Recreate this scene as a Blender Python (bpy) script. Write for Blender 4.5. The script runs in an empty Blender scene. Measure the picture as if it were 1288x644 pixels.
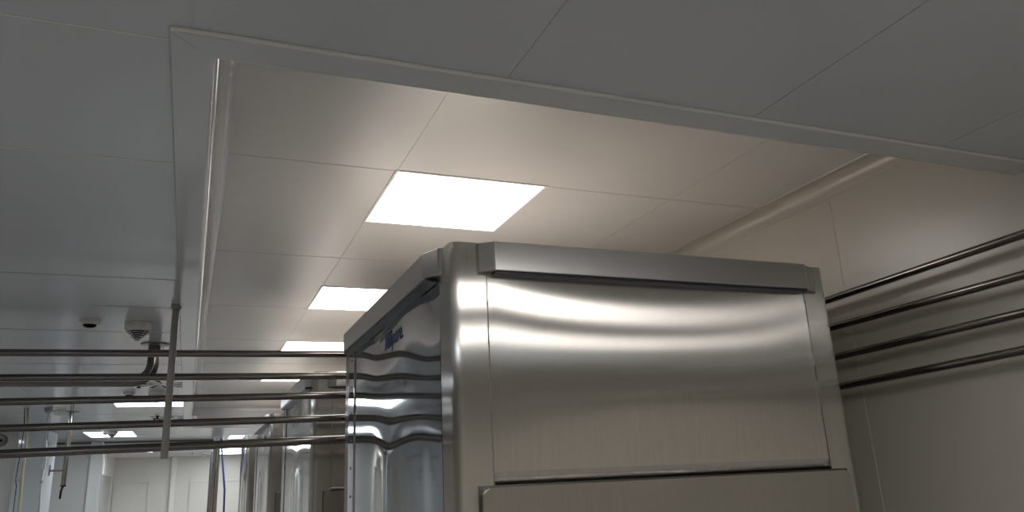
import bpy, bmesh, math, random
from mathutils import Vector, Matrix
PI = math.pi
random.seed(7)
SC = bpy.context.scene
COL = SC.collection
EYE = 1.70                      # eye height above the floor; heights below are given from the floor
LO = EYE + 0.87                 # lower ceiling
HI = EYE + 1.13                 # raised ceiling of the recess
WR = 2.40                       # right wall
# ------------------------------------------------------------------ camera
F_PX, YAW, PITCH, ROLL = 968.05, 0.389811223, 0.295364329, -0.046994594
fw = Vector((math.sin(YAW)*math.cos(PITCH), math.cos(YAW)*math.cos(PITCH), math.sin(PITCH)))
rt = Vector((math.cos(YAW), -math.sin(YAW), 0)); up = rt.cross(fw)
r2 = rt*math.cos(ROLL)+up*math.sin(ROLL); u2 = -rt*math.sin(ROLL)+up*math.cos(ROLL)
cam = bpy.data.objects.new('camera', bpy.data.cameras.new('camera')); COL.objects.link(cam)
cam.matrix_world = Matrix(((r2.x,u2.x,-fw.x,0),(r2.y,u2.y,-fw.y,0),(r2.z,u2.z,-fw.z,EYE),(0,0,0,1)))
cam.data.sensor_width = 36; cam.data.sensor_fit = 'HORIZONTAL'
cam.data.lens = F_PX/1288*36; cam.data.shift_x = 8/1288; cam.data.shift_y = -13/1288
cam.data.clip_start = 0.02
SC.camera = cam
# ------------------------------------------------------------------ world, exposure
w = bpy.data.worlds.new('world'); SC.world = w; w.use_nodes = True
w.node_tree.nodes['Background'].inputs[0].default_value = (0.5,0.55,0.6,1)
w.node_tree.nodes['Background'].inputs[1].default_value = 0.02
vs = SC.view_settings
vs.view_transform = 'Standard'; vs.look = 'None'; vs.exposure = 0.0; vs.gamma = 1.0; vs.use_curve_mapping = False
cy = SC.cycles
cy.use_denoising = True; cy.max_bounces = 10; cy.diffuse_bounces = 6; cy.glossy_bounces = 6
cy.caustics_reflective = True; cy.blur_glossy = 0.3; cy.sample_clamp_indirect = 12
LAMP_RAISED, LAMP_NEAR, LAMP_FAR, LAMP_END = 9.0, 12.0, 12.0, 11.5     # emission strength of the ceiling lamps
# ------------------------------------------------------------------ materials
def lin(c): return tuple(((v/255)/12.92 if v/255 <= .04045 else ((v/255+.055)/1.055)**2.4) for v in c)+(1,)
def mat(name, col, rough=.5, metal=0.0, emis=None, strength=0, spec=.5, aniso=0.0, bump=None, coat=0):
    m = bpy.data.materials.new(name); m.use_nodes = True
    nt = m.node_tree; b = nt.nodes['Principled BSDF']
    c = col if len(col) == 4 else tuple(col)+(1,)
    b.inputs['Base Color'].default_value = c; b.inputs['Roughness'].default_value = rough
    b.inputs['Metallic'].default_value = metal; b.inputs['Specular IOR Level'].default_value = spec
    b.inputs['Coat Weight'].default_value = coat
    if emis: b.inputs['Emission Color'].default_value = tuple(emis)+(1,); b.inputs['Emission Strength'].default_value = strength
    if aniso:
        b.inputs['Anisotropic'].default_value = aniso
        g_ = nt.nodes.new('ShaderNodeNewGeometry'); t = nt.nodes.new('ShaderNodeVectorMath'); t.operation = 'CROSS_PRODUCT'
        t.inputs[1].default_value = (0, 0.02, 1)                 # grain direction: upright
        nt.links.new(g_.outputs['Normal'], t.inputs[0]); nt.links.new(t.outputs[0], b.inputs['Tangent'])
    if bump:
        scale, strength_, dist, detail = bump
        tc = nt.nodes.new('ShaderNodeTexCoord'); mp = nt.nodes.new('ShaderNodeMapping')
        mp.inputs['Scale'].default_value = scale
        n = nt.nodes.new('ShaderNodeTexNoise'); n.inputs['Scale'].default_value = 1; n.inputs['Detail'].default_value = detail
        bp = nt.nodes.new('ShaderNodeBump'); bp.inputs['Strength'].default_value = strength_; bp.inputs['Distance'].default_value = dist
        nt.links.new(tc.outputs['Object'], mp.inputs[0]); nt.links.new(mp.outputs[0], n.inputs['Vector'])
        nt.links.new(n.outputs['Fac'], bp.inputs['Height']); nt.links.new(bp.outputs[0], b.inputs['Normal'])
    return m
def brushed(name, col, rough, an):
    """upright-brushed steel: sharp up and down, widely spread sideways"""
    m = bpy.data.materials.new(name); m.use_nodes = True; nt = m.node_tree
    nt.nodes.remove(nt.nodes['Principled BSDF']); g = nt.nodes.new('ShaderNodeBsdfAnisotropic'); g.distribution = 'GGX'
    g.inputs['Color'].default_value = tuple(col)+(1,); g.inputs['Roughness'].default_value = rough; g.inputs['Anisotropy'].default_value = an
    v = nt.nodes.new('ShaderNodeCombineXYZ'); v.inputs[2].default_value = 1
    tc = nt.nodes.new('ShaderNodeTexCoord'); mp = nt.nodes.new('ShaderNodeMapping'); mp.inputs['Scale'].default_value = (160, 160, 1.5)
    n = nt.nodes.new('ShaderNodeTexNoise'); n.inputs['Scale'].default_value = 1; n.inputs['Detail'].default_value = 3
    mr = nt.nodes.new('ShaderNodeMapRange'); mr.inputs['To Min'].default_value = .88; mr.inputs['To Max'].default_value = 1.06
    mx = nt.nodes.new('ShaderNodeVectorMath'); mx.operation = 'SCALE'; mx.inputs[0].default_value = col
    L_ = nt.links.new; L_(tc.outputs['Object'], mp.inputs[0]); L_(mp.outputs[0], n.inputs['Vector']); L_(n.outputs['Fac'], mr.inputs['Value'])
    L_(mr.outputs[0], mx.inputs['Scale']); L_(mx.outputs[0], g.inputs['Color'])
    L_(v.outputs[0], g.inputs['Tangent']); L_(g.outputs[0], nt.nodes['Material Output'].inputs[0]); return m
M = {}
M['ceiling'] = mat('ceiling_enamel', (.58,.60,.63), .17, spec=.6, bump=((3,3,3),.10,.01,1))
M['raised'] = mat('raised_ceiling_enamel', (.60,.58,.56), .36, spec=.5, bump=((2.5,2.5,2.5),.05,.01,1))
M['rim'] = mat('rim_enamel', (.60,.61,.62), .13, spec=.6)
M['pane_white'] = mat('glossy_panel', (.62,.66,.70), .05, spec=1.0)
M['wall'] = mat('wall_enamel', (.47,.44,.39), .30, spec=.7, bump=((2,2,2),.04,.01,1))
M['wall_back'] = mat('wall_back_enamel', (.88,.84,.76), .5)
M['wall_cool'] = mat('wall_cool_enamel', (.60,.59,.565), .40, spec=.5)
M['joint'] = mat('joint_sealant', (.51,.515,.52), .5)
M['joint_pale'] = mat('joint_sealant_pale', (.74,.74,.72), .5)
M['joint_raised'] = mat('joint_sealant_raised', (.55,.53,.51), .5)
M['floor'] = mat('floor_vinyl', (.52,.51,.49), .35, bump=((40,40,40),.05,.002,2))
M['steel_front'] = brushed('steel_brushed', (.74,.70,.66), .245, .835)
M['steel_door'] = brushed('steel_door', (.53,.495,.465), .26, .80)
M['steel_post'] = brushed('steel_brushed_post', (.69,.655,.62), .235, .80)
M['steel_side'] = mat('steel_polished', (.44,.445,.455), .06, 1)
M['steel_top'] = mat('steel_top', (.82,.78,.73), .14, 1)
M['steel_band'] = mat('steel_band', (.56,.55,.54), .30, 1, aniso=.8)
M['steel_dark'] = mat('steel_dark_edge', (.16,.15,.14), .4, 1)
M['pipe'] = mat('pipe_steel', (.19,.173,.163), .15, 1)
M['pipe_bright'] = mat('pipe_steel_bright', (.50,.48,.46), .15, 1)
M['band_shade'] = mat('under_band_shade', (.030,.034,.048), .35)  # near-black colour of the painted shade below the cabinet bands
M['weld'] = mat('weld_bead', (.42,.39,.35), .3, 1)
M['bar'] = mat('hanger_steel', (.28,.265,.255), .38, 1)
M['white'] = mat('white_plastic', (.72,.72,.70), .4)
M['grey'] = mat('grey_plastic', (.30,.31,.33), .5)
M['black'] = mat('black_plastic', (.012,.012,.014), .9, spec=.1)
M['elbow'] = mat('elbow_steel', (.20,.19,.185), .16, 1)
M['blue'] = mat('logo_blue', lin((38,66,125)), .5)
M['blue_cable'] = mat('blue_cable', lin((40,60,110)), .5)
M['beige'] = mat('beige_hose', (.42,.38,.27), .5)
M['glass_pane'] = mat('window_pane', (.24,.26,.26), .08)
M['lamp_raised'] = mat('lamp_raised_diffuser', (.9,.9,.9), .5, emis=(1,.95,.91), strength=LAMP_RAISED)
M['lamp_near'] = mat('lamp_near_diffuser', (.9,.9,.9), .5, emis=(1,.98,.95), strength=LAMP_NEAR)
M['lamp_far'] = mat('lamp_far_diffuser', (.9,.9,.9), .5, emis=(.84,.93,1), strength=LAMP_FAR)
M['lamp_end'] = mat('lamp_end_diffuser', (.9,.9,.9), .5, emis=(.97,.99,1), strength=LAMP_END)
# ------------------------------------------------------------------ helpers
def link(name, bm, m, parent=None, smooth=False, wn=False):
    me = bpy.data.meshes.new(name); bmesh.ops.recalc_face_normals(bm, faces=bm.faces); bm.to_mesh(me); bm.free()
    me.materials.append(m)
    if smooth: me.polygons.foreach_set('use_smooth', [True]*len(me.polygons)); me.set_sharp_from_angle(angle=R(38))
    o = bpy.data.objects.new(name, me); COL.objects.link(o)
    if smooth and wn: o.modifiers.new('even_normals', 'WEIGHTED_NORMAL').keep_sharp = True
    if parent: o.parent = parent
    return o
def R(d): return d*PI/180
def struct(name, bm, m, smooth=False):
    o = link(name, bm, m, None, smooth); o['kind'] = 'structure'; return o
def tag(o, label, cat, group=None):
    o['label'] = label; o['category'] = cat
    if group: o['group'] = group
    return o
def thing(name, loc, label, cat, group=None):
    o = bpy.data.objects.new(name, None); o.empty_display_size = .1; COL.objects.link(o); o.location = loc
    return tag(o, label, cat, group)
def copy_thing(root, loc, label, skip=()):
    r = root.copy(); COL.objects.link(r); r.location = loc; r['label'] = label
    def rec(src, dst):
        for ch in list(src.children):
            if ch.name.split('.')[0] in skip: continue
            c = ch.copy(); COL.objects.link(c); c.parent = dst; rec(ch, c)
    rec(root, r); return r
def box(bm, a, b, bev=0, seg=2):
    g = bmesh.ops.create_cube(bm, size=1); vs_ = g['verts']
    for v in vs_:
        v.co = Vector(((a[0]+b[0])/2+v.co.x*(b[0]-a[0]), (a[1]+b[1])/2+v.co.y*(b[1]-a[1]), (a[2]+b[2])/2+v.co.z*(b[2]-a[2])))
    if bev:
        es = list({e for v in vs_ for e in v.link_edges})
        bmesh.ops.bevel(bm, geom=es, offset=bev, segments=seg, profile=.5, affect='EDGES')
    return bm
def BX(a, b, bev=0): return box(bmesh.new(), a, b, bev)
def prism(bm, pts, z0, z1, bev=0):
    """plan polygon extruded in z"""
    lo = [bm.verts.new((p[0], p[1], z0)) for p in pts]; hi = [bm.verts.new((p[0], p[1], z1)) for p in pts]
    n = len(pts); fs = [bm.faces.new(lo[::-1]), bm.faces.new(hi)]
    for i in range(n): fs.append(bm.faces.new((lo[i], lo[(i+1)%n], hi[(i+1)%n], hi[i])))
    if bev:
        es = list({e for f in fs for e in f.edges})
        bmesh.ops.bevel(bm, geom=es, offset=bev, segments=3, profile=.5, affect='EDGES')
    return bm
def lathe(bm, prof, c=(0,0,0), n=32):
    rings = []
    for r_, z in prof:
        rings.append([bm.verts.new((c[0]+r_*math.cos(2*PI*i/n), c[1]+r_*math.sin(2*PI*i/n), c[2]+z)) for i in range(n)] if r_ > 1e-6 else [bm.verts.new((c[0],c[1],c[2]+z))])
    for a, b in zip(rings, rings[1:]):
        for i in range(n):
            j = (i+1) % n
            if len(a) == 1 and len(b) == 1: continue
            if len(a) == 1: bm.faces.new((a[0], b[i], b[j]))
            elif len(b) == 1: bm.faces.new((a[i], b[0], a[j]))
            else: bm.faces.new((a[i], b[i], b[j], a[j]))
    for e in (rings[0], rings[-1]):
        if len(e) > 2: bm.faces.new(e)
    return bm
def fillet(pts, rad, seg=8):
    P = [Vector(p) for p in pts]; out = [P[0]]
    for i in range(1, len(P)-1):
        a, b, c = P[i-1], P[i], P[i+1]; d1 = (a-b).normalized(); d2 = (c-b).normalized()
        ang = d1.angle(d2)
        if ang > PI-.02: out.append(b); continue
        t = min(rad/math.tan(ang/2), (a-b).length*.49, (c-b).length*.49)
        rr = t*math.tan(ang/2); cen = b+(d1+d2).normalized()*(rr/math.sin(ang/2))
        p1 = b+d1*t; p2 = b+d2*t; v1 = p1-cen; v2 = p2-cen; th = v1.angle(v2)
        for k in range(seg+1):
            f = k/seg; out.append(cen+(v1*math.sin((1-f)*th)+v2*math.sin(f*th))/math.sin(th))
    out.append(P[-1]); return out
def tube(bm, pts, r, n=16, cap=True):
    P = [Vector(p) for p in pts]; rings = []
    t0 = (P[1]-P[0]).normalized(); nrm = t0.orthogonal().normalized()
    for i, p in enumerate(P):
        t = ((P[min(i+1,len(P)-1)]-P[max(i-1,0)])).normalized()
        nrm = (nrm-t*nrm.dot(t)).normalized(); bi = t.cross(nrm)
        rr = r[i] if isinstance(r, (list, tuple)) else r
        rings.append([bm.verts.new(p+nrm*rr*math.cos(2*PI*k/n)+bi*rr*math.sin(2*PI*k/n)) for k in range(n)])
    for a, b in zip(rings, rings[1:]):
        for k in range(n): bm.faces.new((a[k], a[(k+1)%n], b[(k+1)%n], b[k]))
    if cap: bm.faces.new(rings[0][::-1]); bm.faces.new(rings[-1])
    return bm
def profile_extrude(bm, prof, axis_pts):
    """prof: list of (x,z); axis_pts: y values -> sheet strip along y"""
    rings = [[bm.verts.new((x, y, z)) for x, z in prof] for y in axis_pts]
    for a, b in zip(rings, rings[1:]):
        for i in range(len(prof)-1): bm.faces.new((a[i], a[i+1], b[i+1], b[i]))
    return bm
# ------------------------------------------------------------------ the room
XL, XC, YB, YE = -4.0, WR, -2.3, 20.3
RX, RY0, RY1 = -0.093, 1.436, 11.55       # outer edge of the rim round the recess
RW = 0.098                                # rim: flat flange plus rolled edge, seen from below
struct('floor', BX((XL-.1, YB-.1, -.1), (XC+.1, YE+.1, 0)), M['floor'])
bm = bmesh.new(); T = .06; zc = LO
box(bm, (XL, YB, zc), (RX+.03, YE, zc+T)); box(bm, (RX+.03, YB, zc), (XC, RY0+.03, zc+T)); box(bm, (RX+.03, RY1-.03, zc), (XC, YE, zc+T))
struct('ceiling', bm, M['ceiling'])
ri = RX+RW
struct('ceiling_raised', BX((ri, RY0+RW, HI), (XC, RY1-RW, HI+T)), M['raised'])
# rim profile: d = distance inward from outer edge, z
prof = [(-.0005, LO+.001), (0, LO-.006), (.004, LO-.010), (.076, LO-.010)]
rr = .0215
for k in range(1, 13):
    a = k/12*PI/2; prof.append((.076+rr*math.sin(a)*1.02, LO-.010+rr*(1-math.cos(a))))
prof.append((RW, HI-.05))
for k in range(1, 9):
    a = k/8*PI/2; prof.append((RW+.05*(1-math.cos(a)), HI-.05+.05*math.sin(a)-.0005))
bm = bmesh.new(); rings = []
for cx, cy_ in ((0,0),(1,0),(2,0),(3,0)):
    ring = []
    for d, z in prof:
        pt = {0:(XC, RY0+d), 1:(RX+d, RY0+d), 2:(RX+d, RY1-d), 3:(XC, RY1-d)}[cx]
        ring.append(bm.verts.new((pt[0], pt[1], z)))
    rings.append(ring)
for a, b in zip(rings, rings[1:]):
    for i in range(len(prof)-1): bm.faces.new((a[i], a[i+1], b[i+1], b[i]))
struct('trim_1', bm, M['rim'], smooth=True)
bm = bmesh.new(); tube(bm, [(RX+.004, RY0-.001, LO-.0035), (XC-.02, RY0-.001, LO-.0035)], .0048, 10)
struct('trim_17', bm, M['joint_pale'], True)
# mitre joints of the rim
bm = bmesh.new()
for (x0,y0,sx,sy) in ((RX,RY0,1,1),(RX,RY1,1,-1)):
    p = Vector((x0+sx*.004, y0+sy*.004, LO-.0102)); q = Vector((x0+sx*.052, y0+sy*.052, LO-.0102)); tube(bm, [p,q], .0008, 6)
struct('trim_2', bm, M['joint'])
# right wall with cove to both ceilings
struct('wall_right', BX((XC, YB-.1, 0), (XC+.1, YE+.1, HI+T)), M['wall'])
def cove(y0, y1, z, r_=.05):
    pr = [(XC-.001, z-r_-.022)]+[(XC-.003, z-r_-.02)]
    for k in range(9):
        a = k/8*PI/2; pr.append((XC-.003-r_*(1-math.cos(a)), z-r_+r_*math.sin(a)-.003))
    pr.append((XC-.003-r_-.02, z-.002)); pr.append((XC-.003-r_-.022, z+.001))
    return profile_extrude(bmesh.new(), pr, (y0, y1))
struct('trim_3', cove(RY0+RW, RY1-RW, HI), M['wall'], True)
struct('trim_4', cove(YB, RY0-.001, LO), M['wall'], True)
struct('trim_5', cove(RY1+.001, YE, LO), M['wall'], True)
struct('wall_left', BX((XL-.1, YB-.1, 0), (XL, YE+.1, LO+T)), M['wall'])
struct('wall_back', BX((XL, YB-.1, 0), (XC, YB, LO+T)), M['wall_back'])
struct('wall_far', BX((XL, YE, 0), (XC, YE+.1, LO+T)), M['wall_cool'])
# joints in the ceilings and wall
J = .0014
bm = bmesh.new()
for x in (-.05, .613, 1.30, 1.97): box(bm, (x-.0015, YB, LO-J), (x+.0015, RY0, LO+.002))
for x in (-.73, -1.41, -2.08):
    box(bm, (x-.0015, YB, LO-J), (x+.0015, 1.48, LO+.002))
for y in (3.43, 4.63, 5.83, 7.03, 8.23, 9.43, 10.63, 11.83, 13.0): box(bm, (XL, y-.002, LO-J), (RX-.002, y+.002, LO+.002))
for x, y0, y1 in ((-.71, 4.39, 4.62), ): box(bm, (x-.0015, y0, LO-J), (x+.0015, y1, LO+.002))
box(bm, (-.47, 3.98, LO-J), (-.125, 3.983, LO+.002))
for x in (-1.3, -2.5): box(bm, (x-.0015, 1.5, LO-J), (x+.0015, YE, LO+.002))
struct('trim_6', bm, M['joint'])
bm = bmesh.new()
for y in (1.485, 2.135): box(bm, (XL, y-.002, LO-J), (RX-.002, y+.002, LO+.002))
for y in (.29, -.9): box(bm, (XL, y-.0015, LO-J), (XC-.08, y+.0015, LO+.002))
struct('trim_7', bm, M['joint_pale'])
bm = bmesh.new()
for x in (.655, 1.86): box(bm, (x-.001, RY0+RW+.05, HI-J), (x+.0015, RY1-RW-.05, HI+.002))
for k in range(8):
    y = 2.632+1.2*k
    if y < RY1-.2: box(bm, (ri+.05, y-.0015, HI-J), (XC-.075, y+.0015, HI+.002))
struct('trim_8', bm, M['joint_raised'])
bm = bmesh.new()
for y in (-.1, 1.09, 2.285, 3.48, 4.68, 5.88, 7.08): box(bm, (XC-.0012, y-.0015, .1), (XC+.002, y+.0015, HI-.07))
struct('trim_9', bm, M['joint'])
# far partitions: column, cross wall, header rail, steel post
struct('wall_cross_left', BX((XL, 11.3, 0), (-1.96, 11.45, LO)), M['wall_cool'])
struct('column_left', box(bmesh.new(), (-1.97, 11.2, 0), (-1.64, 11.95, LO), .02), M['pane_white'])
struct('wall_cross_far', BX((XL, 14.1, 0), (-1.44, 14.25, LO)), M['wall_cool'])
struct('trim_10', box(bmesh.new(), (-1.45, 14.02, 0), (-1.27, 14.27, LO), .02), M['white'])
struct('trim_11', BX((-1.97, 14.06, LO-.030), (.36, 14.10, LO)), M['steel_dark'])
struct('trim_12', BX((-1.27, 14.07, LO-.062), (.36, 14.12, LO-.030)), M['white'])
bm = bmesh.new(); tube(bm, [(.36,14.1,0),(.36,14.1,LO-.06)], .04, 20); tube(bm, [(.435,14.16,0),(.435,14.16,LO-.06)], .04, 20)
struct('trim_13', bm, M['pipe_bright'], True)
struct('wall_far_left', BX((-1.67, 14.25, 0), (-1.57, YE, LO)), M['wall_cool'])
b_ = bmesh.new(); box(b_, (-1.575, 17.0, EYE-.6), (-1.555, 19.45, EYE+.46)); struct('window_1', b_, M['glass_pane'])
# doors on the far wall
def far_door(n, x0, x1, top):
    bm = bmesh.new(); t = .05; y = YE
    box(bm, (x0-t, y-.03, 0), (x0, y, top+t), .004); box(bm, (x1, y-.03, 0), (x1+t, y, top+t), .004); box(bm, (x0, y-.03, top), (x1, y, top+t), .004)
    struct('trim_%d' % n, bm, M['wall_cool']); 
    bm = bmesh.new(); box(bm, (x0+.004, y-.018, .01), (x1-.004, y-.002, top-.006)); return bm
struct('door_1', far_door(14, -1.50, -.84, EYE+.31), M['wall_cool'])
struct('door_2', far_door(15, .10, 1.35, EYE+.27), M['wall_cool'])
struct('trim_16', box(bmesh.new(), (-.37, YE-.07, 0), (-.26, YE, LO), .01), M['white'])
# ------------------------------------------------------------------ ceiling lamps
def make_lamp(x0, x1, y0, y1, z, m, label, group, cat='ceiling light'):
    cx, cy_ = (x0+x1)/2, (y0+y1)/2; hx, hy = (x1-x0)/2, (y1-y0)/2
    t = thing('ceiling_light', (cx, cy_, z), label, cat, group)
    bm = bmesh.new(); f = .012
    for a, b in (((-hx-f,-hy-f),(hx+f,-hy)),((-hx-f,hy),(hx+f,hy+f)),((-hx-f,-hy),(-hx,hy)),((hx,-hy),(hx+f,hy))):
        box(bm, (a[0],a[1],-.004), (b[0],b[1],.001), .001, 1)
    link('frame', bm, M['white'], t)
    link('diffuser', BX((-hx,-hy,-.003), (hx,hy,.0)), m, t)
    return t
gR = 'square lamps in the raised ceiling'
words = ['large square lamp in the raised ceiling, nearest and biggest of the row',
 'square lamp half hidden by the nearest steel cabinet, second of the row',
 'thin bright sliver of lamp just above the topmost pipe, third of the row',
 'lamp in the raised ceiling behind the second pipe from the top, fourth of the row',
 'small bright lamp strip above the third pipe from the top, fifth of the row',
]
for k, wd in enumerate(words):
    y = 2.632+1.808*k
    make_lamp(.660, 1.262, y, y+.588, HI, M['lamp_raised'], wd, gR)
gN = 'lamps in the lower ceiling'
for x0, y0, wd in ((.66, .40, 'square lamp in the lower ceiling just before the recess'),
                   (.95, -.70, 'square lamp in the lower ceiling above the viewer'),
                   (-1.4, -.74, 'square lamp in the lower ceiling left of the viewer'),
                   ):
    make_lamp(x0, x0+.6, y0, y0+(.46 if y0 > 0 else .6), LO, M['lamp_near' if x0 > 0 else 'lamp_far'], wd, gN)
make_lamp(-.70, -.088, 8.02, 8.62, LO, M['lamp_far'], 'long thin lamp strip seen behind the flat steel hanger, below the third pipe', gN)
make_lamp(-1.345, -.750, 11.95, 12.95, LO, M['lamp_far'], 'bright lamp beyond the pipes at left with two detector silhouettes in front', gN)
make_lamp(.58, 1.18, 13.25, 13.95, LO, M['lamp_far'], 'small bright lamp left of the farthest cabinet tops, above the lowest pipe', gN)
make_lamp(.56, 1.18, 16.7, 17.9, LO, M['lamp_end'], 'upper of the two stacked lamp strips beyond the slim steel post', gN)
make_lamp(.56, 1.18, 18.3, 19.5, LO, M['lamp_end'], 'lower of the two stacked lamp strips beyond the slim steel post', gN)
for x0, y0 in ((-1.3, 16.5),):
    make_lamp(x0, x0+.6, y0, y0+1.2, LO, M['lamp_end'], 'lamp in the end room above the doorway wall at left', gN)
for x0, y0 in ((-2.9, 5.2), (-2.9, 8.6)):
    make_lamp(x0, x0+.6, y0, y0+.6, LO, M['lamp_far'], 'square lamp in the lower ceiling %s by the left wall' % ('nearer' if y0 < 6 else 'farther'), gN)
# ------------------------------------------------------------------ steel cabinets
CX0, CX1, CY0, CY1 = .675, 2.088, 2.07, 3.765
cX, cY = (CX0+CX1)/2, (CY0+CY1)/2
def L(p):  # scene coordinates (height from eye) to cabinet coordinates
    return (p[0]-cX, p[1]-cY, p[2]+EYE)
def LB(a, b, bev=0): return BX(L(a), L(b), bev)
TOPZ = .6835
def bump_left(y, z):
    """oil-canning of the polished side sheet (metres)"""
    g = lambda c, s: math.exp(-((y-c)/s)**2)
    def tilt(q):
        a = .068*math.exp(-((q-.14)/.085)**2) + .007*math.exp(-((q-.30)/.10)**2)
        b = .036*min(1, max(0, (q-.30)/.15))
        return a*(g(2.88,.17)-.22*g(2.45,.16)) + b*(g(3.08,.17)-.5*g(2.66,.15)+.9*g(2.32,.14))
    n = 12; z0 = .30; h = (z-z0)/n
    return sum(tilt(z0+(k+.5)*h) for k in range(n))*h
def bump_front(x, z):
    u = min(1, max(0, (x-.8125)/1.1415)); v = min(1, max(0, (z-.022)/.578))
    return .0088*(1-(2*u-1)**2)*math.sin(PI*v)
def sheet(fn, a0, a1, b0, b1, na, nb):
    bm = bmesh.new(); g = [[bm.verts.new(fn(a0+(a1-a0)*i/na, b0+(b1-b0)*j/nb)) for j in range(nb+1)] for i in range(na+1)]
    for i in range(na):
        for j in range(nb): bm.faces.new((g[i][j], g[i+1][j], g[i+1][j+1], g[i][j+1]))
    return bm
def rounded_post(x0, x1, y0, y1, sx, sy, r_, th, z0, z1):
    """corner post: L-section with one rounded outer corner at (x0,y0); sx, sy = inward directions"""
    ox, oy = x0, y0; wx, wy = abs(x1-x0), abs(y1-y0)
    P = [(wx, 0)]
    for k in range(9):
        a = PI/2*k/8; P.append((r_-r_*math.sin(a), r_-r_*math.cos(a)))
    P += [(0, wy), (th, wy), (th, th), (wx, th)]
    pts = [(ox+sx*p[0], oy+sy*p[1]) for p in P]
    pts = [(p[0]-cX, p[1]-cY) for p in pts]
    bm = bmesh.new(); prism(bm, pts, z0+EYE, z1+EYE); return bm
cab = thing('steel_cabinet', (cX, cY, 0), 'nearest and largest stainless steel cabinet, with blue lettering on its polished left side', 'cabinet', 'steel cabinets in a row under the raised ceiling')
# carcass and lid
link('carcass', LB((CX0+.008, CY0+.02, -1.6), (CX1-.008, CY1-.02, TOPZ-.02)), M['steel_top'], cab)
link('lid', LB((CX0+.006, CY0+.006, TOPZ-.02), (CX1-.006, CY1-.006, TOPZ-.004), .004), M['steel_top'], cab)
for (x, y, sx, sy) in ((CX0, CY0, 1, 1), (CX1, CY0, -1, 1), (CX0, CY1, 1, -1), (CX1, CY1, -1, -1)):
    link('corner_post', rounded_post(x, x+.1075, y, y+.12, sx, sy, .028, .012, -1.6, TOPZ), M['steel_post'], cab, True, True)
# front sheet with flat borders and a shallow hollow
def ff(x, z):
    d = bump_front(x, z)
    return L((x, CY0+.002-d+max(0, .022-z)*.38, z))
xs = sorted(set([.7845, .8115] + [.8125+i*(1.954-.8125)/70 for i in range(71)] + [1.956, 1.978]))
zs = sorted(set([-.045, .0, .0215] + [.0225+(.60-.0225)*i/50 for i in range(51)] + [.655]))
bm = bmesh.new(); g = [[bm.verts.new(ff(x, z)) for z in zs] for x in xs]
for i in range(len(xs)-1):
    for j in range(len(zs)-1): bm.faces.new((g[i][j], g[i+1][j], g[i+1][j+1], g[i][j+1]))
for f in bm.faces: f.smooth = True
link('front_panel', bm, M['steel_front'], cab, True)
# welded seams beside the front sheet
for x, m in ((.7835, 'weld'), (1.979, 'pipe_bright')):
    pts = []; rad = []
    for k in range(90):
        z = -.04+.64*k/89; pts.append(L((x+random.uniform(-.0006,.0006), CY0-.0002, z))); rad.append(.0012+random.random()*.0010+(.0015 if random.random() < .06 else 0))
    link('weld_seam', tube(bmesh.new(), pts, rad, 8), M[m], cab, True)
# projecting band round the top
def band(pts, bev=.006, z0=.600, z1=.683):
    return prism(bmesh.new(), [(p[0]-cX, p[1]-cY) for p in pts], z0+EYE, z1+EYE, bev)
link('front_band', band([(.752,CY0+.012),(.757,CY0-.010),(.800,CY0-.040),(1.966,CY0-.040),(1.994,CY0-.012),(2.030,CY0-.008),(2.036,CY0+.012)], .0035, .590, .680), M['steel_band'], cab, True, True)
link('left_band', band([(CX0+.012,2.150),(CX0-.012,2.160),(.634,2.235),(.634,3.590),(CX0-.012,3.665),(CX0+.012,3.675)], .0035, .606, .688), M['steel_band'], cab, True, True)
link('right_band', band([(CX1-.012,2.150),(CX1+.012,2.160),(2.129,2.235),(2.129,3.590),(CX1+.012,3.665),(CX1-.012,3.675)], .0035, .606, .688), M['steel_band'], cab, True, True)
link('back_band', band([(.752,CY1-.012),(.757,CY1+.010),(.800,CY1+.040),(1.966,CY1+.040),(2.030,CY1+.008),(2.036,CY1-.012)], .0035), M['steel_band'], cab, True, True)
# added dark strips standing in for the shade under the bands
for nm, a, b in (('left_band_shade', (.640,2.22,.596), (CX0+.004,3.60,.6065)), ('front_band_shade', (.80,CY0-.030,.5835), (1.97,CY0+.004,.5905))):
    link(nm, LB(a, b), M['band_shade'], cab)
# bead under the front band
link('band_seam', tube(bmesh.new(), [L((.757,CY0-.002,.586)),L((1.3,CY0-.002,.5855)),L((2.03,CY0-.002,.586))], .0022, 8), M['weld'], cab, True)
# polished left side
def fl(y, z): return L((CX0+.0015+bump_left(y, z), y, z))
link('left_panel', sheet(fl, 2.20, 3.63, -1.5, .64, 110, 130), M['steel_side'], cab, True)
link('right_panel', LB((CX1-.010, 2.20, -1.5), (CX1-.002, 3.63, .64)), M['steel_front'], cab)
link('left_cover_strip', LB((CX0-.004, 3.515, -1.5), (CX0+.006, 3.640, .62), .002), M['steel_side'], cab)
for k in range(8):
    z = .56-.12*k
    b2 = bmesh.new(); tube(b2, [L((CX0-.0075, 3.575, z)), L((CX0-.003, 3.575, z))], .006, 12)
    link('rivet', b2, M['pipe_bright'], cab, True)
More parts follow.
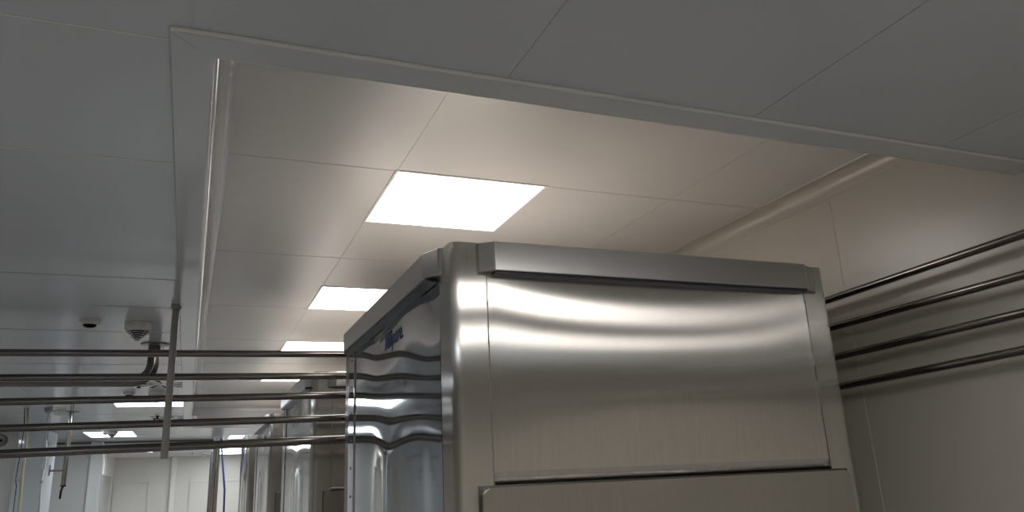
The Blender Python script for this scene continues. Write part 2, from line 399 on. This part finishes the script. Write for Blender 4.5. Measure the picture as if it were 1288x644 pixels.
# lower front door, proud of the sheet, with rounded upper corners
def rrect(x0, x1, z0, z1, r_):
    P = []
    for cx, cz, a0 in ((x1-r_, z1-r_, 0), (x0+r_, z1-r_, 90), (x0+r_, z0+r_, 180), (x1-r_, z0+r_, 270)):
        for k in range(7):
            a = R(a0+15*k); P.append((cx+r_*math.cos(a), cz+r_*math.sin(a)))
    return P
bm = bmesh.new(); P = rrect(.742, 2.035, -1.45, -.018, .02)
fr = [bm.verts.new(L((p[0], CY0-.022, p[1]))) for p in P]; bk = [bm.verts.new(L((p[0], CY0+.004, p[1]))) for p in P]
bm.faces.new(fr); bm.faces.new(bk[::-1])
for i in range(len(P)): bm.faces.new((fr[i], fr[(i+1)%len(P)], bk[(i+1)%len(P)], bk[i]))
es = [e for e in bm.edges if e.verts[0] in fr and e.verts[1] in fr]
bmesh.ops.bevel(bm, geom=es, offset=.006, segments=3, profile=.5, affect='EDGES')
dr = link('door', bm, M['steel_door'], cab, True, True)
link('handle', tube(bmesh.new(), fillet([L((1.93,CY0-.02,-.55)),L((1.93,CY0-.075,-.55)),L((1.93,CY0-.075,-.85)),L((1.93,CY0-.02,-.85))], .02), .011, 12), M['pipe_bright'], dr, True)
# dark plate standing in for the shade in the gap round the door
link('door_gap_shade', LB((.736, CY0-.003, -1.46), (2.041, CY0+.002, -.0125), .001), M['steel_dark'], cab)
link('plinth', LB((CX0+.05, CY0+.05, -1.70), (CX1-.05, CY1-.05, -1.6)), M['steel_dark'], cab)
cab2 = copy_thing(cab, (cX, cY+2.715, 0), 'second steel cabinet of the row, its top crossed by the third and fourth pipes', skip=('rivet',))
cab3 = copy_thing(cab, (cX, cY+5.43, 0), 'third steel cabinet of the row, narrow between its neighbours, top level with the fourth pipe', skip=('rivet',))
cab4 = copy_thing(cab, (cX, cY+8.1, 0), 'farthest and smallest steel cabinet of the row, beside the gap to the end room', skip=('rivet',))
# lettering on the side of the nearest cabinet
cu = bpy.data.curves.new('lettering', 'FONT'); cu.body = 'Millipore.'; cu.size = .088; cu.extrude = .0006; cu.offset = .0008; cu.shear = .12; cu.space_character = .9
tmp = bpy.data.objects.new('tmp', cu); COL.objects.link(tmp)
bpy.context.view_layer.update()
me = bpy.data.meshes.new_from_object(tmp.evaluated_get(bpy.context.evaluated_depsgraph_get()))
bpy.data.objects.remove(tmp); bpy.data.curves.remove(cu)
bm = bmesh.new(); bm.from_mesh(me); bpy.data.meshes.remove(me)
wd = max(v.co.x for v in bm.verts)
# roof stroke rising from the M
box(bm, (.012, .072, 0), (wd*.30, .0755, .0008))
for v in bm.verts:
    if v.co.y > .0705 and abs(v.co.z) < .002 and v.co.x > .1: v.co.y += .008 if v.co.x > wd*.28 else 0
sc_ = .305/wd
for v in bm.verts:
    x, y, z = v.co; yy = 2.940-x*sc_; zz = .500+y; v.co = Vector(L((CX0+.0015+bump_left(yy, zz)-.0006-z, yy, zz)))
link('lettering', bm, M['blue'], cab)
# ------------------------------------------------------------------ process pipes: along the right wall, behind the cabinet, then across to the left
PY = 3.93; XP = 2.32
rows = [ # z at x=-.80, z at x=.71, z on the wall at y 1.55, z at y 2.29, radius, label
 (.633,.650,.645,.627,.0165,'topmost steel pipe, running just under the thin lamp sliver, then along the right wall'),
 (.523,.540,.525,.517,.0165,'second steel pipe from the top, in front of the elbow pipe'),
 (.419,.444,.414,.401,.0165,'third steel pipe from the top, just above the long thin lamp strip'),
 (.307,.332,.305,.288,.0170,'fourth steel pipe from the top, lowest on the right wall')]
for k, (zl, zr, w0, w1, r_, lb) in enumerate(rows):
    s = (zr-zl)/1.51; zL = zl+s*(-3.98+.80)
    sw = (w1-w0)/(2.29-1.55)
    zn = w0+sw*(-3.95-1.55)*.25; zm = w1
    pts = [(-3.98, PY, EYE+zL), (.9, PY, EYE+zr+s*.19), (XP, PY, EYE+w1+sw*.3), (XP, 2.29, EYE+w1), (XP, 1.55, EYE+w0), (XP, .4, EYE+w0-sw*1.15), (XP, -2.27, EYE+w0-sw*1.2)]
    rw = .0140
    P = fillet(pts, .07)
    rad = [r_ if p.y > 3.5 else rw for p in P]
    o = link('pipe', tube(bmesh.new(), P, rad, 20), M['pipe'], None, True)
    tag(o, lb, 'pipe', 'horizontal steel pipes')
s = (.228-.201)/1.46
P = fillet([(-3.98, PY, EYE+.201-s*3.23), (.9, PY, EYE+.232), (1.5, PY, EYE+.235), (1.5, PY, .05)], .09)
o = link('pipe', tube(bmesh.new(), P, .0195, 20), M['pipe'], None, True); tag(o, 'lowest and thickest of the five steel pipes crossing at left', 'pipe', 'horizontal steel pipes')
# flat bar hanger
hz = EYE
hang = thing('pipe_hanger', (-.105, PY-.03, LO), 'flat steel bar hanging from the ceiling and crossing all five pipes', 'pipe hanger')
def H(a, b, bev=0): return BX((a[0]+.105, a[1]-(PY-.03), a[2]+EYE-LO), (b[0]+.105, b[1]-(PY-.03), b[2]+EYE-LO), bev)
link('bar', H((-.121, PY-.0285, .160), (-.089, PY-.0215, .850), .001), M['bar'], hang)
link('bar_flange', H((-.0935, PY-.048, .160), (-.089, PY-.0285, .846), .0008), M['bar'], hang)
link('ceiling_bracket', H((-.128, PY-.045, .846), (-.082, PY-.005, .870), .002), M['grey'], hang)
for zl, zr, r_ in [(a[0], a[1], a[4]) for a in rows]+[(.201, .228, .0195)]:
    z = zl+(zr-zl)/1.51*(.695)
    bm = bmesh.new(); tube(bm, [(-.004, .0085, z+EYE-LO), (-.004, .030-r_, z+EYE-LO)], .006, 10)
    link('pipe_clip', bm, M['bar'], hang, True)
# elbow pipe from the ceiling
ex, ey = -.236, 5.0
el = thing('elbow_pipe', (ex, ey, LO), 'thick steel pipe dropping from the ceiling and bending left behind the second pipe', 'pipe')
Lc = lambda p: (p[0]-ex, p[1]-ey, p[2]+EYE-LO)
link('pipe_run', tube(bmesh.new(), [Vector(Lc(p)) for p in fillet([(ex,ey,.862),(ex,ey,.648),(-3.90,ey,.648)], .11, 14)], .0335, 24), M['elbow'], el, True)
link('collar', lathe(bmesh.new(), [(0,-.001),(.078,-.001),(.078,-.006),(.070,-.009),(.045,-.011),(0,-.011)], n=36), M['bar'], el, True)
# ------------------------------------------------------------------ ceiling detectors, two kinds
def make_flat(loc, label):
    t = thing('smoke_detector', loc, label, 'detector', 'small flat ceiling detectors')
    link('base', lathe(bmesh.new(), [(0,0),(.050,0),(.050,-.010),(.047,-.018),(.038,-.025),(0,-.025)], n=32), M['white'], t, True)
    link('sensor_dome', lathe(bmesh.new(), [(.032,-.0252),(.031,-.029),(.024,-.036),(.010,-.040),(0,-.041)], n=24), M['black'], t, True)
    return t
def make_cone(loc, label):
    t = thing('sounder_detector', loc, label, 'detector', 'large slotted cone detectors')
    link('base', lathe(bmesh.new(), [(0,0),(.066,0),(.067,-.006),(.067,-.024),(.063,-.036),(.057,-.044),(.054,-.045),(0,-.045)], n=36), M['white'], t, True)
    cgb = bmesh.new()
    for k in range(4):
        z = -.054-.0092*k; r_ = .0505-.0105*k
        lathe(cgb, [(r_-.006, z), (r_+.002, z+.0014), (r_+.001, z-.0022), (r_-.006, z-.0014)], n=36)
    for q in range(4):
        a = PI/4+q*PI/2; tube(cgb, [(.054*math.cos(a), .054*math.sin(a), -.047), (.010*math.cos(a), .010*math.sin(a), -.091)], .002, 6)
    lathe(cgb, [(0,-.086),(.014,-.086),(.010,-.094),(0,-.095)], n=20)
    link('cage', cgb, M['white'], t, True)
    link('core', lathe(bmesh.new(), [(0,-.046),(.050,-.0465),(.046,-.052),(.008,-.089),(0,-.089)], n=28), M['black'], t, True)
    return t
f0 = make_flat((-.512, 4.33, LO), 'small flat detector with a dark dome, nearest of its kind, above the topmost pipe')
copy_thing(f0, (-.515, 7.42, LO), 'small flat detector between the second and third pipes, left of the flat bar')
copy_thing(f0, (-1.08, 12.0, LO), 'tiny flat detector at the top edge of the far left lamp')
copy_thing(f0, (.054, 18.0, LO), 'tiny flat detector in the end room, left of its bigger neighbour')
c0 = make_cone((-.292, 4.38, LO), 'large white cone detector with dark slots, nearest of its kind, beside the elbow pipe')
copy_thing(c0, (-.300, 7.42, LO), 'cone detector just behind the flat bar, between the second and third pipes')
copy_thing(c0, (-.985, 11.85, LO), 'small pointed cone detector hanging in front of the far left lamp')
copy_thing(c0, (.285, 18.2, LO), 'tiny cone detector in the end room, near the slim steel post')
# ------------------------------------------------------------------ swirl air diffusers
def make_swirl(loc, label):
    t = thing('swirl_diffuser', loc, label, 'air diffuser', 'square ceiling diffusers with radial slots')
    link('face_plate', BX((-.25,-.25,-.005), (.25,.25,0), .002), M['ceiling'], t)
    for k in range(12):
        a = 2*PI*k/12; ca, sa = math.cos(a), math.sin(a)
        bm = bmesh.new(); hw = .017
        pts = []
        for rr_, ww in ((.07,.005),(.235,hw)):
            for s_ in (-1,1): pts.append((ca*rr_-sa*ww*s_+(.04*sa*(rr_-.07)*5), sa*rr_+ca*ww*s_-(.04*ca*(rr_-.07)*5)))
        P2 = [pts[0], pts[1], pts[3], pts[2]]
        prism(bm, P2, -.0062, -.0045); link('slot', bm, M['black'], t)
    return t
s0 = make_swirl((-.245, 6.85, LO), 'air diffuser with dark radial slots beside the bend of the elbow pipe')
copy_thing(s0, (-.20, 10.0, LO), 'air diffuser with dark radial slots below the long thin lamp strip')
def nozzle(x, y, lb):
    o = link('nozzle', lathe(bmesh.new(), [(0,0),(.022,0),(.022,-.006),(.010,-.008),(.010,-.026),(.016,-.030),(.016,-.034),(0,-.034)], n=16), M['black'], None, True)
    o.location = (x, y, LO); tag(o, lb, 'nozzle', 'small dark ceiling nozzles')
nozzle(-.415, 6.86, 'small dark nozzle left of the slotted diffuser near the elbow pipe, lower of two')
nozzle(-.362, 6.62, 'small dark nozzle just under the elbow pipe, upper of two')
nozzle(-.405, 10.0, 'tiny dark nozzle left of the farther slotted diffuser, lower of two')
nozzle(-.365, 9.70, 'tiny dark nozzle left of the farther slotted diffuser, upper of two')
# ------------------------------------------------------------------ drop pipe with side branch
dx, dy = -1.150, 9.1
dp = thing('drop_pipe', (dx, dy, LO), 'slim steel pipe hanging from the ceiling at left with a side branch', 'pipe')
link('pipe_run', tube(bmesh.new(), [(0,0,-.001),(0,0,.147-.87)], .0225, 18), M['pipe_bright'], dp, True)
link('collar', lathe(bmesh.new(), [(0,0),(.07,0),(.07,-.005),(.03,-.010),(0,-.010)], n=28), M['bar'], dp, True)
link('branch', tube(bmesh.new(), [(-.02,0,.29-.87),(-.135,0,.292-.87)], .009, 12), M['bar'], dp, True)
link('branch_end', tube(bmesh.new(), [(-.135,0,.345-.87),(-.135,0,.245-.87)], .008, 12), M['bar'], dp, True)
bm = bmesh.new(); tube(bm, [(0,0,.147-.87),(0,0,.135-.87)], .028, 14); tube(bm, [(0,0,.135-.87),(-.012,0,.10-.87),(-.016,0,.02-.87)], .010, 10)
link('outlet', bm, M['black'], dp, True)
# ------------------------------------------------------------------ cables, dome, hose
cb = thing('ceiling_cable', (-1.30, 8.7, LO), 'thin cable hanging from a dark ceiling cap at far left', 'cable')
link('cap', lathe(bmesh.new(), [(0,0),(.035,0),(.035,-.03),(.02,-.045),(0,-.045)], n=20), M['grey'], cb, True)
link('wire', tube(bmesh.new(), [(0,0,-.04),(.004,0,-.2),(-.004,0,-.4),(.012,0,-.62),(.02,0,-.9),(.02,0,-1.6)], .0042, 8), M['grey'], cb, True)
link('connector', BX((.002,-.012,-.70),(.03,.012,-.675), .003), M['grey'], cb)
link('lower_wire', tube(bmesh.new(), [(.012,0,-.30),(.035,0,-.5),(.016,0,-.68),(.03,0,-.9),(.05,0,-1.6)], .006, 8), M['white'], cb, True)
o = link('dome_fitting', lathe(bmesh.new(), [(0,0),(.055,0),(.055,-.012),(.045,-.035),(.025,-.050),(0,-.055)], n=28), M['white'], None, True)
o.location = (-1.245, 9.0, LO); tag(o, 'small white dome fixed to the ceiling left of the slim drop pipe', 'ceiling fitting')
hs = thing('hanging_hose', (-1.47, 8.7, LO), 'beige hose with a thin wire hanging at the far left edge', 'hose')
link('tube', tube(bmesh.new(), [(-.01,0,0),(.012,0,-.2),(.022,0,-.4),(.02,0,-.6),(.03,0,-.8),(.03,0,-1.6)], .015, 12), M['beige'], hs, True)
link('wire', tube(bmesh.new(), [(-.03,-.02,0),(-.012,-.02,-.2),(-.016,-.02,-.45),(-.025,-.02,-.66),(-.012,-.02,-.72),(0,-.02,-1.6)], .0035, 8), M['black'], hs, True)
link('clip', BX((-.035,-.03,-.675),(.02,.012,-.66), .002), M['grey'], hs)
o = link('hanging_cable', tube(bmesh.new(), [(.475,14.0,LO-.001),(.49,14.0,EYE+.72),(.53,14.0,EYE+.40),(.575,14.0,EYE+.05),(.60,14.0,.2)], .016, 10), M['blue_cable'], None, True)
tag(o, 'dark blue cable hanging beside the slim steel post', 'cable')
o = link('junction_box', box(bmesh.new(), (.37,13.96,LO-.05), (.46,14.04,LO), .006), M['white'])
tag(o, 'small white box on the ceiling at the top of the slim steel post', 'box')
# round fitting on the cross wall at the left edge
rf = thing('wall_fitting', (-2.16, 11.30, EYE+.74), 'small round grey fitting on the wall at the left edge', 'wall fitting')
b2 = lathe(bmesh.new(), [(0,0),(.075,0),(.075,.02),(.06,.035),(.045,.03),(0,.03)], n=28)
bmesh.ops.rotate(b2, verts=b2.verts, cent=(0,0,0), matrix=Matrix.Rotation(PI/2, 3, 'X')); link('disc', b2, M['bar'], rf, True)
link('lever', box(bmesh.new(), (-.045,-.06,-.012), (.02,-.03,.012), .004), M['black'], rf)
